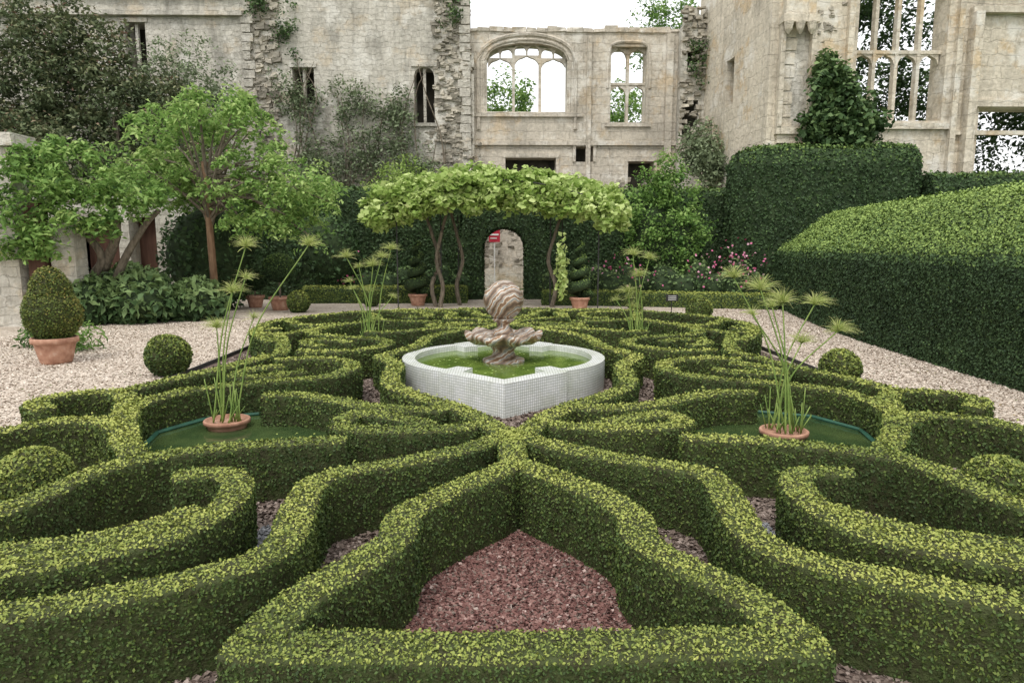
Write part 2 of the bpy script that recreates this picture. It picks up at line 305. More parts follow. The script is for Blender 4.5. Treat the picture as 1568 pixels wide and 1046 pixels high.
def lsize(d): return np.clip(.0165+(d-3)*.0033,.0165,.060)
def ldens(d): s=lsize(d); return 1.25/(.3*s*s)
kn=empty('knot_garden_hedge')
allP=[];allN=[]
seed=0
def lowhedge(path,nm,sc=1.0):
    global seed
    seed+=1
    pr=[(a*sc,b*(1+.015*math.sin(seed*2.3))) for a,b in prof]
    W,F,caps=sweep(path,pr,.07,.08,.015,seed)
    body(nm,W,F,caps,M_boxbody,kn)
    P,N=sample(W,np.vstack([F,caps]),ldens); allP.append(P);allN.append(N)
for k,p in paths.items():
    for sx in (1,-1):
        for far in (0,1):
            if k=='stem' and sx<0: continue
            if k=='D3' and far: continue
            q=[(sx*x,(y if not far else 2*YM-y*.985-.1)) for x,y in p]
            if k in('C','D','L1') and far:
                q=[(x,y) for x,y in q if abs(x)<3.3]
            q=[(x*(.97 if far else 1)+.02*math.sin(3*y+seed),y+.02*math.cos(2*x+seed)) for x,y in q]
            lowhedge(q,'%s_strip'%k)
lowhedge([(-1.18,2.5),(0,2.47),(1.18,2.5)],'front_strip',1.1)
lowhedge([(-1.15,16.7),(0,16.72),(1.15,16.7)],'back_strip')
for sx in (1,-1): lowhedge([(sx*1.1,16.6),(sx*2.4,16.5),(sx*3.6,15.9),(sx*4.6,14.6),(sx*4.75,13.2),(sx*4.4,12.0),(sx*3.8,11.0)],'outer_strip')
P=np.vstack(allP);N=np.vstack(allN)
kp=(P[:,2]>.14)|(rng.random(len(P))<.25+P[:,2]*4.5); P=P[kp];N=N[kp]; n=len(P)
d=np.linalg.norm(P-CAM,axis=1); s=lsize(d)
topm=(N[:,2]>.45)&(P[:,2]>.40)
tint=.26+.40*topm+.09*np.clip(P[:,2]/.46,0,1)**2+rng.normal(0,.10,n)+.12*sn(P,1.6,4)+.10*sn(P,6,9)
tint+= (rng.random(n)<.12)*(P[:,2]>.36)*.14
stray=(rng.random(n)<.03)&topm
off=(rng.random(n)**2*.018-.004)+stray*rng.random(n)*.03
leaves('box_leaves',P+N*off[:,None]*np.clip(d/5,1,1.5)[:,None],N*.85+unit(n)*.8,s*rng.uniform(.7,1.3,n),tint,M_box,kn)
def chips(name,poly,n,size,mat,z=.012,parent=None):
    poly=np.array(poly); lo=poly.min(0);hi=poly.max(0); Q=lo+(hi-lo)*rng.random((n*2,2))
    ins=np.zeros(len(Q),bool); j=len(poly)-1
    for i in range(len(poly)):
        a,b=poly[i],poly[j]; c=((a[1]>Q[:,1])!=(b[1]>Q[:,1]))&(Q[:,0]<(b[0]-a[0])*(Q[:,1]-a[1])/(b[1]-a[1]+1e-9)+a[0]); ins^=c; j=i
    Q=Q[ins]; m=len(Q)
    leaves(name,np.column_stack([Q,z+rng.random(m)*.012]),np.array([0,0,1.])+unit(m)*.6,size*rng.uniform(.5,1.5,m),rng.normal(.5,.22,m),mat,parent,aspect=.8,fold=.1)
beds=empty('gravel_beds')
chips('red_chips',[(-1.1,2.5),(1.1,2.5),(.75,3.3),(.68,3.9),(0,4.75),(-.68,3.9),(-.75,3.3)],34000,.024,M_chipR,parent=beds)
chips('brown_chips',[(-3.6,2.2),(3.6,2.2),(3.3,4.9),(1.3,5.5),(-1.3,5.5),(-3.3,4.9)],36000,.030,M_chipG,z=.009,parent=beds)
chips('fine_chips',[(-4.9,4.5),(4.85,4.5),(4.8,13),(-4.9,13)],50000,.042,M_chipG,z=.009,parent=beds)
for sx in (1,-1): chips('slate_chips',[(sx*1.35,3.5),(sx*1.4,4.6),(sx*1.8,4.65),(sx*1.75,3.5)],6000,.026,M_chipS,z=.02,parent=beds)
for sx,poly in ((1,[(5,5),(7.1,5),(7.1,9.2),(7.7,15.5),(8.8,21.5),(5.5,21.5),(4.95,13)]),(-1,[(-5.05,5),(-5.05,13),(-5.5,15),(-6,19),(-11,19),(-11,6)])):
    chips('path_chips',poly,30000,.036,M_chipP,z=.004,parent=beds)
k=500; q=np.column_stack([rng.uniform(5.2,7.0,k),rng.uniform(6,18,k),np.full(k,.012)]); q2=q.copy(); q2[:,0]=rng.uniform(-10,-5.2,k)
leaves('fallen_leaves',np.vstack([q,q2]),np.array([0,0,1.])+unit(2*k)*.3,.045,rng.random(2*k),M_gold,beds)
# ------------------------------------------------------------------ fountain
FC=(-.07,9.75)
ft=empty('stone_fountain')
def rout(ph):
    a=abs(ph); a=min(a,math.pi-a)
    if a<math.radians(32): return 2.03/(math.cos(a)+.93*math.sin(a))
    return 1.45
def rin(ph):
    a=abs(ph); a=min(a,math.pi-a)
    if a<math.radians(23): return 1.74/(math.cos(a)+.95*math.sin(a))
    if a<math.radians(36): return 1.04
    return 1.27
angs=sorted(set([math.radians(x) for x in range(-180,180,3)]+[s*(math.radians(b)+e_) for s in (1,-1) for b in (32,23,36,148,157,144) for e_ in (-.002,.002)]))
def pt(r,a): return (FC[0]+r*math.sin(a),FC[1]-r*math.cos(a))
def ringmesh(name,ra,za,rb,zb,mat,parent):
    me=bpy.data.meshes.new(name); vs=[];n=len(angs)
    for a in angs: vs.append((*pt(ra(a),a),za))
    for a in angs: vs.append((*pt(rb(a),a),zb))
    fs=[(i,(i+1)%n,n+(i+1)%n,n+i) for i in range(n)]
    me.from_pydata(vs,[],fs); me.update(); uv=me.uv_layers.new(name='UVMap')
    L=[0]
    for i in range(n):
        p=vs[i];q=vs[(i+1)%n]; L.append(L[-1]+math.dist(p[:2],q[:2]))
    flat=abs(za-zb)<1e-6
    for f in me.polygons:
        i=f.index
        for li,(vi,u,v) in zip(f.loop_indices,[(i,L[i],za),((i+1)%n,L[i+1],za),(n+(i+1)%n,L[i+1],zb),(n+i,L[i],zb)]):
            uv.data[li].uv=(vs[vi][0],vs[vi][1]) if flat else (u,v)
    return link(name,me,mat,parent)
ringmesh('basin_wall',rout,0.0,rout,.42,M_tile,ft)
ringmesh('basin_rim',rout,.42,rin,.42,M_tile,ft)
ringmesh('basin_inner',rin,.42,rin,.2,M_tile,ft)
sheet('fountain_water',[pt(rin(a)+.0,a) for a in angs],.345,M_wfount,ft)
k=60; u=rng.random(k)*2*math.pi; r=np.sqrt(rng.random(k))*1.1
leaves('floating_leaves',np.column_stack([FC[0]+r*np.cos(u),FC[1]+r*np.sin(u),np.full(k,.35)]),np.array([0,0,1.])+unit(k)*.05,.05,rng.normal(.7,.2,k),M_vine,ft)
b=MB()
c=(FC[0],FC[1],0)
b.lathe(c,[(.0,.30),(.30,.30),(.30,.38),(.24,.40),(.17,.43),(.15,.50),(.19,.56),(.22,.60),(.0,.60)],40)
b.build('pedestal',M_marble,ft,True)
b=MB()
lob=lambda t,z:1+.085*abs(math.cos(4*t))**.7-.08
b.lathe(c,[(.05,.585),(.28,.595),(.46,.63),(.545,.68),(.565,.72),(.55,.765),(.50,.77),(.44,.74),(.2,.72),(.05,.72)],96,lob,lambda t,r:.03*math.cos(8*t)*(r/.55)**2)
b.build('scalloped_bowl',M_marble,ft,True)
b=MB()
b.lathe(c,[(.10,.70),(.16,.73),(.13,.79),(.085,.85),(.09,.90),(.15,.935),(.165,.955),(.12,.98),(.02,.98)],36); b.build('stem',M_marble,ft,True)
b=MB(); b.lathe((c[0],c[1],1.225),[(.285*math.sin(math.pi*i/24)+.001,-.285*math.cos(math.pi*i/24)) for i in range(25)],48); b.build('marble_ball',M_marble,ft,True)
# ------------------------------------------------------------------ ponds & papyrus
def ribbon(P0,D,L,droop,w,acc,tl,k=4):
    n=len(P0)
    side=np.cross(D,unit(n)); side/=np.linalg.norm(side,axis=1)[:,None]
    prev=P0; 
    ts=np.linspace(0,1,k+1)[1:]; pw=w
    for t in ts:
        cur=P0+D*(L*t)[:,None]; cur[:,2]-=droop*L*t*t
        cw=w*(1-.6*t)
        acc.append(np.stack([prev-side*pw,prev+side*pw,cur+side*cw,cur-side*cw],1)); tl.append(rng.normal(.5,.2,n)+.25*t)
        prev=cur;pw=cw
M_stem=noisemat('papyrus_stem',[(.3,(.12,.20,.045)),(.7,(.26,.34,.09))],6,rough=.5,bump=0)
def pot(mb,c,r,h,z0=0.0):
    mb.lathe((c[0],c[1],z0),[(r*.62,0),(r*.68,h*.1),(r*.86,h*.72),(r*.88,h*.78),(r*1.0,h*.80),(r*1.0,h*.97),(r*.97,h),(r*.88,h),(r*.85,h*.86),(.01,h*.84)],32)
def papyrus(base,tops,sc=1.0,extra=6,R=.24):
    e=empty('papyrus_plant'); b=MB(); A=[];tl=[]
    tops=list(tops); nt_=len(tops)
    for i in range(extra):
        t=random.choice(tops[:nt_]); f=random.uniform(.45,.9); tops.append((base[0]+(t[0]-base[0])*f+random.uniform(-.22,.22),base[1]+random.uniform(-.25,.25),base[2]+(t[2]-base[2])*f))
    for i,t in enumerate(tops):
        main=i<nt_
        b0=np.array(base)+np.array([random.uniform(-.12,.12),random.uniform(-.12,.12),0]); t=np.array(t)
        mid=(b0*.5+t*.5)+np.array([(b0[0]-t[0])*.18,0,.08])
        pp=catmull([b0,b0*.8+mid*.2,mid,t],.1); b.tube(pp,[.010*sc,.006*sc],5)
        n=int(200 if main else 90); D=unit(n); D[:,2]=np.abs(D[:,2])*1.3; ax=(t-mid);ax/=np.linalg.norm(ax); D=D+ax*.45; D/=np.linalg.norm(D,axis=1)[:,None]
        rr=R*(1 if main else .65)*random.uniform(.8,1.1)
        ribbon(np.repeat(t[None],n,0),D,rr*rng.uniform(.5,1.15,n),.42,np.full((n,1),.0018*sc),A,tl)
        n=5; D=unit(n); D[:,2]=np.abs(D[:,2])*.5; ribbon(np.repeat(t[None],n,0),D,rr*rng.uniform(.5,.8,n),.3,np.full((n,1),.005*sc),A,tl)
    for i in range(18):
        b0=np.array(base)+np.array([random.uniform(-.17,.17),random.uniform(-.14,.14),0]); b.tube(catmull([b0,b0+np.array([random.uniform(-.12,.12),0,random.uniform(.1,.5)])],.1),[.008,.005],4)
    b.build('stems',M_stem,e,True); quadmesh('umbels',np.vstack(A).reshape(-1,3),np.concatenate(tl),M_pap,e)
    p=MB(); pot(p,base[:2],.23,.20,.02); p.build('pot',M_terra,e,True)
for sx,far in [(-1,0),(1,0),(-1,1),(1,1)]:
    pl=empty('garden_pond')
    poly=[(1.9,5.65),(2.9,5.35),(3.4,6.0),(3.55,6.7),(3.3,7.25),(2.7,7.5),(2.15,7.6),(1.95,7.2),(1.75,6.9),(1.6,6.2)]
    poly=[(sx*x,(2*YM-y) if far else y) for x,y in poly]
    sheet('water',poly,.13,M_wpond,pl)
    b=MB(); n=len(poly)
    for k in range(n):
        a,q=np.array(poly[k]),np.array(poly[(k+1)%n]); b.tube([(a[0],a[1],.145),(q[0],q[1],.145)],.022,6)
        b.add([(a[0],a[1],0),(q[0],q[1],0),(q[0],q[1],.15),(a[0],a[1],.15)],[(0,1,2,3)])
    b.build('liner_edge',M_edge,pl)
papyrus((-2.95,6.95,.20),[(-2.72,7.1,1.98),(-2.05,7.0,2.0),(-2.8,6.9,1.53),(-3.02,7.0,1.16)],1.0,2,.25)
papyrus((2.66,6.45,.20),[(2.42,6.6,1.57),(2.22,6.8,1.68),(3.0,6.7,1.42),(3.15,6.5,1.18),(2.85,6.6,1.05),(2.6,6.5,1.45)],1.05,2,.26)
papyrus((-2.5,12.5,.20),[(-2.9,12.5,1.78),(-2.1,12.5,1.92),(-2.45,12.6,1.62),(-2.25,12.4,1.78)],1.3,5,.30)
papyrus((2.4,12.5,.20),[(2.3,12.5,1.82),(2.62,12.6,1.75),(2.4,12.4,1.45),(2.2,12.4,1.15)],1.3,4,.30)
# ------------------------------------------------------------------ shrubs
def blobbody(name,ells,mat,parent,seed=1,amp=.12,scale=.86):
    mb=MB()
    for c,r in ells:
        n,mm=20,12; vs=[];
        for i in range(mm+1):
            for k in range(n):
                th=math.pi*i/mm; ph=2*math.pi*k/n; vs.append((math.sin(th)*math.cos(ph),math.sin(th)*math.sin(ph),math.cos(th)))
        V=np.array(vs); D=1+amp*sn(V*np.array(r)+np.array(c),2.5/max(r),seed)
        W=np.array(c)+V*np.array(r)*scale*D[:,None]; W[:,2]=np.maximum(W[:,2],0.0)
        mb.add(W,[(i*n+k,(i+1)*n+k,(i+1)*n+(k+1)%n,i*n+(k+1)%n) for i in range(mm) for k in range(n)])
    return mb.build(name,mat,parent,True)
def ellpts(ells,n,inner=.8,amp=.12,seed=1):
    A=np.array([(r[0]*r[1]*r[2])**(2/3) for c,r in ells]); cnt=(n*A/A.sum()).astype(int)
    Ps=[];Ns=[]
    for (c,r),k in zip(ells,cnt):
        u=unit(k); c=np.array(c);r=np.array(r); D=1+amp*sn(u*r+c,2.5/max(r),seed)
        rr=rng.uniform(inner,1.03,k)[:,None]; Ps.append(c+u*r*rr*D[:,None]); Ns.append(u/r)
    P=np.vstack(Ps);N=np.vstack(Ns);N/=np.linalg.norm(N,axis=1)[:,None]; m=P[:,2]>0.02
    return P[m],N[m]
def shrub(name,ells,n,size,mat,bodymat=None,amp=.12,tb=.35,ti=.25,parent=None,inner=.8,aspect=.6,bscale=.84):
    e=parent or empty(name); sd=random.randint(1,99)
    if bodymat: blobbody('mass',ells,bodymat,e,sd,amp,bscale)
    P,N=ellpts(ells,n,inner,amp,sd); m=len(P)
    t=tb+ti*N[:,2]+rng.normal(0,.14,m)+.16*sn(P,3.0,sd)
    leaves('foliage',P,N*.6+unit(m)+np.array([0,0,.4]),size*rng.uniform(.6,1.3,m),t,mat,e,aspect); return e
def crown(parent,ells,nc,cr,per,size,mat,tb=.45,flat=.6,droop=0,shell=.55,aspect=.5):
    Cs,_=ellpts(ells,nc,shell,.15,3)
    P=[];N=[];T=[]
    for c in Cs:
        k=int(per*random.uniform(.6,1.3)); u=unit(k)*(rng.random(k)**.5)[:,None]; r=cr*random.uniform(.6,1.3)
        p=c+u*np.array([r,r,r*flat]); p[:,2]-=droop*(u[:,0]**2+u[:,1]**2)*r
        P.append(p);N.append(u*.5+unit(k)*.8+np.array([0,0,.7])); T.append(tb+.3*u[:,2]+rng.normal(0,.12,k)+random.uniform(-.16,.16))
    P=np.vstack(P);N=np.vstack(N);T=np.concatenate(T)
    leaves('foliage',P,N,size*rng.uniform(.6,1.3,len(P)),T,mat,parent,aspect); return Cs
def ball(c,r,nm='box_ball'):
    d=math.dist((c[0],c[1],r),CAM); s=float(lsize(np.array(d)))*1.1
    shrub(nm,[((c[0],c[1],r*.95),(r,r,r))],int(4*math.pi*r*r*1.7/(.3*s*s)),s,M_box,M_boxbody,.03,.42,.25,inner=.95,bscale=.97)
for c,r in [((-5.25,10.5),.33),((4.72,9.5),.28),((5.15,18.0),.34),((3.5,4.72),.25),((-3.62,5.0),.26),((-6.2,20.6),.34),((4.1,21.3),.3),((-4.4,22.6),.3)]: ball(c,r)
def pottop(name,c,pr,ph,kind,h,w,mat=M_box,bm=M_boxbody):
    e=empty(name); b=MB(); pot(b,c,pr,ph); b.build('pot',M_terra,e,True); z=ph*.9
    if kind=='cone':
        shrub('x',[((c[0],c[1],z+h*.36),(w*.5,w*.5,h*.40)),((c[0],c[1],z+h*.62),(w*.37,w*.37,h*.38))],11000,.04,mat,bm,.06,.42,.2,parent=e,inner=.90,bscale=.93)
    elif kind=='spiral':
        b=MB(); pts=[];rad=[]
        for i in range(90):
            t=i/89; a=t*2*math.pi*4.2; rr=(w*.30)*(1-t*.75); pts.append((c[0]+rr*math.cos(a),c[1]+rr*math.sin(a),z+.12+t*h*.92)); rad.append(w*.21*(1-t*.68))
        b.tube(pts,rad,10); b.tube([(c[0],c[1],z),(c[0],c[1],z+h)],[.05,.02],6); b.build('spiral',bm,e,True)
        P=np.array(pts);idx=rng.integers(0,90,6000); u=unit(6000); R=np.array(rad)[idx]
        leaves('foliage',P[idx]+u*R[:,None]*rng.uniform(.95,1.12,6000)[:,None],u+unit(6000)*.6,.05,.48+.5*u[:,2]+rng.normal(0,.12,6000),mat,e)
    elif kind=='ball':
        b=MB(); b.tube([(c[0],c[1],z),(c[0],c[1],z+h-w*.4)],.03,6); b.build('stem',M_bark,e)
        shrub('x',[((c[0],c[1],z+h-w*.3),(w*.5,w*.5,w*.45))],5000,.055,mat,bm,.06,.4,.25,parent=e,inner=.92,bscale=.93)
pottop('potted_cone_topiary',(-7.75,11.7),.36,.45,'cone',1.25,.88,M_gold)
pottop('potted_spiral_topiary',(-2.9,22.9),.32,.4,'spiral',1.75,.95,M_yew,M_yewbody)
pottop('potted_spiral_topiary',(2.35,21.3),.32,.4,'spiral',1.75,.85,M_yew,M_yewbody)
pottop('potted_ball_topiary',(-7.0,21.4),.36,.42,'ball',1.25,1.0,M_yew,M_yewbody)
pottop('potted_ball_topiary',(-8.1,22.3),.3,.4,'ball',.8,.8,M_yew,M_yewbody)
# ------------------------------------------------------------------ tall hedges
def bighedge(name,path,prof,size=.085,cov=1.2,tb=.3,top=.35,disp=.07,step=.35,taper=False,mat=M_yew,rag=.05,pat=.07):
    e=empty(name); sd=random.randint(1,60)
    W,F,caps=sweep(path,prof,step,.3,disp,sd,taper); body('hedge_mass',W,F,caps,M_yewbody,e)
    P,N=sample(W,np.vstack([F,caps]),lambda d:cov/(.3*(size*np.clip(d/16,.45,1.2))**2)); n=len(P); d=np.linalg.norm(P-CAM,axis=1)
    t=tb+top*np.clip(N[:,2]*1.15-.12,0,1)+rng.normal(0,.12,n)+pat*sn(P,.9,sd)+pat*sn(P,4,sd)  # lit look of yew tops painted into leaf colour: upward-facing leaves tinted lighter
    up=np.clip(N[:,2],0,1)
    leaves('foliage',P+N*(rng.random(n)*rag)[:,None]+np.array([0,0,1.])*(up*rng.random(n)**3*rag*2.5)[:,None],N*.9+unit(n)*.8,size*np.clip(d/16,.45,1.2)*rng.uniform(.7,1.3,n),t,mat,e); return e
def boxprof(w,h,r=.25): return [(w/2,0),(w/2,h*.5),(w/2,h-r),(w/2-r*.4,h-r*.25),(w/2-r,h),(0,h+.03),(-w/2+r,h),(-w/2+r*.4,h-r*.25),(-w/2,h-r),(-w/2,0)]
bighedge('yew_hedge',[(7.0,2.0),(7.05,6),(7.15,9.2),(7.7,15.5),(9.0,22.5)],[(.05,0),(.02,.5),(.04,1.1),(.02,1.66),(-.03,1.80),(-.15,1.92),(-.5,2.18),(-1.0,2.58),(-1.5,2.9),(-2.3,3.0),(-2.4,1.5),(-2.4,0)],.056,1.15,.30,.70,.055,.3,rag=.06,pat=.05)  # strong top tint paints the sloping top as sunlit
bighedge('yew_hedge',[(-17,26.4),(-1.6,26.3)],boxprof(1.6,4.05),.1)
bighedge('yew_hedge',[(1.6,26.3),(9.6,26.3)],boxprof(1.6,4.0),.1)
bighedge('yew_hedge',[(9.0,25.4),(9.7,24.6),(14.0,24.2)],boxprof(2.2,5.35,.6),.1,tb=.34,disp=.09)
bighedge('yew_hedge',[(14.2,23.6),(22,22.8)],boxprof(2.0,4.3,.5),.1)
ar=empty('hedge_archway')
inn=[(-.82,0),(-.82,1.9)]+[(-.82*math.cos(math.pi*i/10),1.9+.78*math.sin(math.pi*i/10)) for i in range(1,10)]+[(.82,1.9),(.82,0)]
out=[(-1.66,0),(-1.66,1.9)]+[(-1.66+3.32*i/10,4.05) for i in range(1,10)]+[(1.66,1.9),(1.66,0)]
m=len(inn); V=[];Fq=[]
for y in (25.45,27.1):
    for p in inn: V.append((p[0],y,p[1]))
    for p in out: V.append((p[0],y,p[1]))
for i in range(m-1):
    Fq.append((i,m+i,m+i+1,i+1)); Fq.append((2*m+i,2*m+i+1,3*m+i+1,3*m+i)); Fq.append((i,i+1,2*m+i+1,2*m+i)); Fq.append((m+i,3*m+i,3*m+i+1,m+i+1))
V=np.array(V);Fq=np.array(Fq)
me=bpy.data.meshes.new('arch_mass'); me.from_pydata(V.tolist(),[],Fq.tolist()); link('arch_mass',me,M_yewbody,ar)
P,N=sample(V,Fq,lambda d:380+0*d); k=len(P); leaves('foliage',P+unit(k)*.05,N*.8+unit(k)*.8,.11,.28+rng.normal(0,.14,k)+.1*sn(P,3),M_yew,ar)
for pth,h in (([(-7.0,24.0),(-1.3,24.0)],.55),([(1.3,23.2),(4.5,22.6),(8.6,21.3)],.45)):
    bighedge('low_border_hedge',pth,boxprof(.5,h,.08),.055,1.3,.42,.3,.03,.25,mat=M_box,rag=.02)
# ------------------------------------------------------------------ masonry
def facade(mb,a0,a1,z0,z1,b,th,holes,axis='x',step=(.5,.4),keep=None):
    xs=sorted(set(np.round(list(np.arange(a0,a1,step[0]))+[a1]+[h[i] for h in holes for i in (0,1)],3))); zs=sorted(set(np.round(list(np.arange(z0,z1,step[1]))+[z1]+[h[i] for h in holes for i in (2,3)],3)))
    xs=[x for x in xs if a0<=x<=a1]; zs=[z for z in zs if z0<=z<=z1]
    nx,nz=len(xs)-1,len(zs)-1; K=np.zeros((nx+2,nz+2),bool)
    for i in range(nx):
        for j in range(nz):
            xc,zc=(xs[i]+xs[i+1])/2,(zs[j]+zs[j+1])/2
            K[i+1,j+1]=not any(h[0]<xc<h[1] and h[2]<zc<h[3] for h in holes) and (keep is None or keep(xc,zc))
    def pnt(x,y,z): return (x,y,z) if axis=='x' else (y,x,z)
    for i in range(nx):
        for j in range(nz):
            if not K[i+1,j+1]: continue
            x,X,z,Z=xs[i],xs[i+1],zs[j],zs[j+1]
            Vv=[pnt(x,b,z),pnt(X,b,z),pnt(X,b,Z),pnt(x,b,Z),pnt(x,b+th,z),pnt(X,b+th,z),pnt(X,b+th,Z),pnt(x,b+th,Z)]
            f=[(0,1,2,3),(5,4,7,6)]
            if not K[i,j+1]: f.append((4,0,3,7))
            if not K[i+2,j+1]: f.append((1,5,6,2))
            if not K[i+1,j]: f.append((4,5,1,0))
            if not K[i+1,j+2]: f.append((3,2,6,7))
            mb.add(Vv,f)
def spandrel(mb,x0,x1,zs,zt,y,th,ex=2.2,n=16,cusp=0):
    pts=[]
    for i in range(n+1):
        u=-1+2*i/n; z=zs+(zt-.02-zs)*max(0,(1-abs(u)**ex))**(1/ex)
        if cusp: z-=cusp*abs(math.sin(u*math.pi*1.5))*(1-abs(u)*.3)
        pts.append((x0+(x1-x0)*i/n,z))
    for i in range(n):
        (a,za),(b_,zb)=pts[i],pts[i+1]
        mb.add([(a,y,za),(b_,y,zb),(b_,y,zt),(a,y,zt),(a,y+th,za),(b_,y+th,zb),(b_,y+th,zt),(a,y+th,zt)],[(0,1,2,3),(5,4,7,6),(4,5,1,0),(3,2,6,7)])
def hood(mb,x0,x1,zb,zs,zt,y,r=.09,ex=2.2):
    pts=[(x0,y,zb),(x0,y,zs)]+[(x0+(x1-x0)*i/20,y,zs+(zt-zs)*max(0,1-abs(-1+2*i/20)**ex)**(1/ex)) for i in range(1,20)]+[(x1,y,zs),(x1,y,zb)]
    mb.tube(pts,r,6)
def rubble(mb,x0,x1,z0,z1,y,n,s=(.12,.38),prot=.3):
    for _ in range(n):
        x=random.uniform(x0,x1);z=random.uniform(z0,z1);w=random.uniform(*s);h=random.uniform(s[0],s[1])*.55; p=random.uniform(.02,prot)
        mb.box(x-w/2,x+w/2,y-p,y+.15,z-h/2,z+h/2,j=.045)
cl=empty('ruined_castle_range')
b=MB()
def keepL(x,z):
    if x>-2.2: 
        k=(round(z/.4)); lim=-1.6+.35*math.sin(k*2.1)+.15*math.sin(k*5.3)
        return x<lim or z<9.5
    return True
HL=[(-9.3,-8.35,8.2,9.75),(-3.95,-3.05,7.4,9.8),(-16.5,-15.6,9.5,11.6)]
facade(b,-24,-1.3,0,15.5,31.6,1.0,HL,keep=keepL,step=(.3,.4))
spandrel(b,-3.95,-3.05,9.4,9.8,31.6,.4)
b.build('left_wall',M_limeL,cl)
b=MB(); 
for x0,x1,z0,z1 in HL:
    xm=(x0+x1)/2; b.box(xm-.06,xm+.06,31.75,31.9,z0,z1); b.box(x0-.12,x1+.12,31.52,31.62,z1,z1+.18); b.box(x0-.1,x1+.1,31.5,31.62,z0-.15,z0)
b.box(-24,-11.3,31.35,31.62,11.85,12.05); b.box(-24,-11.3,31.25,31.63,12.6,12.85); b.box(-24,-11.1,31.45,31.64,12.05,12.6)
b.build('left_trim',M_limeL,cl)
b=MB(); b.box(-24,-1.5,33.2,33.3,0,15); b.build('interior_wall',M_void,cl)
b=MB(); rubble(b,-3.0,-1.5,3.5,13.5,31.6,520,(.10,.34),.14); rubble(b,-11.2,-9.9,4,13.5,31.6,320,(.12,.40),.16); rubble(b,-2.0,-.9,2,6.5,31.5,60,(.1,.3),.2); rubble(b,-9.5,-3,3,7,31.6,120,(.1,.3),.05); b.build('rubble_edge',M_rub,cl)
b=MB()
for z in np.arange(3.2,13.5,.38):
    w=random.uniform(.2,.45); b.box(-11.3-w*.3,-11.3+w,31.46,31.62,z,z+.34,j=.02)
    w=random.uniform(.15,.4); b.box(-1.62-w,-1.45,31.46,31.62,z,z+.34,j=.02)
b.build('quoins',M_limeL,cl)
b=MB()
HC=[(-.74,2.88,7.98,10.95),(4.85,6.45,7.53,10.8),(.1,2.4,4.2,5.95),(3.3,4.1,5.78,6.46),(5.7,6.9,4.2,5.8)]
facade(b,-1.6,7.9,0,11.5,32.0,.9,HC)
spandrel(b,-.74,2.88,10.25,10.951,32.0,.9,2.1,24)
b.build('window_wall',M_limeC,cl)
b=MB()
x0,x1=-.74,2.88
for xm in (.47,1.67): b.box(xm-.06,xm+.06,32.25,32.5,7.98,10.8)
for i in range(3):
    a=x0+(x1-x0)*i/3+.06;c_=x0+(x1-x0)*(i+1)/3-.06; zz=10.0 if i!=1 else 10.12
    spandrel(b,a,c_,zz,zz+.36,32.28,.18,1.5,14,.04)
    mid=(a+c_)/2; b.box(mid-.035,mid+.035,32.29,32.46,zz+.36,10.9)
    for s_ in ((a,mid-.035),(mid+.035,c_)):
        spandrel(b,s_[0],s_[1],zz+.58,zz+.8,32.29,.16,1.6,10,.02)
x0,x1=4.85,6.45; xm=(x0+x1)/2
b.box(xm-.06,xm+.06,32.25,32.5,7.53,10.75); b.box(x0,x1,32.24,32.51,9.2,9.30)
for zt in (10.8,9.2):
    for s_ in ((x0,xm-.06),(xm+.06,x1)): spandrel(b,s_[0],s_[1],zt-.42,zt,32.28,.18,1.6,14,.05)
b.build('tracery',M_limeC,cl)
b=MB()
hood(b,-1.12,3.26,7.2,10.15,11.3,31.98,.09,2.1); hood(b,-.86,3.0,7.95,10.2,11.08,31.99,.06,2.1); hood(b,4.7,6.6,9.0,10.2,11.0,31.98,.07,3.5)
b.box(-1.6,7.9,31.86,32.002,6.5,6.68); b.box(-1.35,3.6,31.88,32.004,7.75,7.93); b.box(4.6,6.7,31.9,32.003,7.33,7.5)
b.box(3.75,3.95,31.8,32.001,0,11.2); b.box(7.3,7.6,31.75,32.001,0,11.3)
for (u,v,a_,z_) in HC[2:]: b.box(u-.15,v+.15,31.9,32.003,z_,z_+.2); b.box(u-.13,u,31.92,32.003,a_,z_); b.box(v,v+.13,31.92,32.003,a_,z_)
x=-1.5
while x<7.6:
    w=random.uniform(.35,.8); b.box(x,x+w,31.93,32.85,11.4,11.52+random.uniform(.0,.14),j=.03); x+=w+.01
b.build('mouldings',M_limeC,cl)
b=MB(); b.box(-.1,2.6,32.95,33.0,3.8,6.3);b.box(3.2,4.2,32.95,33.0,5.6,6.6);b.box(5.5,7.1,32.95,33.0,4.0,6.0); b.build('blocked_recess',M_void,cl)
b=MB(); rubble(b,-1.5,7.8,1.0,5.0,32.0,260,(.15,.45),.04); b.build('rough_patch',M_rub,cl)
b=MB()
facade(b,7.85,9.3,0,12.6,31.5,.9,[(8.15,8.85,9.6,10.6),(8.0,8.7,6.6,8.4)],keep=lambda x,z: z<12.4-.9*math.sin(x*3)**2,step=(.25,.3))
b.build('fireplace_wall',M_limeL,cl)
b=MB(); b.box(8.0,9.0,32.0,32.1,6.3,11); b.build('fireplace_back',M_void,cl)
b=MB(); rubble(b,7.9,9.2,6.0,12.3,31.5,180,(.1,.32),.16); b.build('fireplace_rubble',M_rub,cl)
rw=empty('ruined_castle_wing')
b=MB(); facade(b,25.0,32.4,0,16,9.35,.8,[(28.2,29.0,7.6,9.4),(30.4,31.2,5.4,7.4)],axis='y')
me=b.build('side_wall',M_limeR,rw)
for v in me.data.vertices: v.co.x+= (v.co.y-25)*(-.06)
b=MB(); b.box(9.75,9.85,26,32,5,10); b.build('side_recess',M_void,rw)
b=MB()
HR=[(12.42,15.6,6.4,13.6),(16.95,20.5,4.6,6.87)]
facade(b,9.75,24,0,16,25.0,.9,HR)
b.build('front_wall',M_limeR,rw)
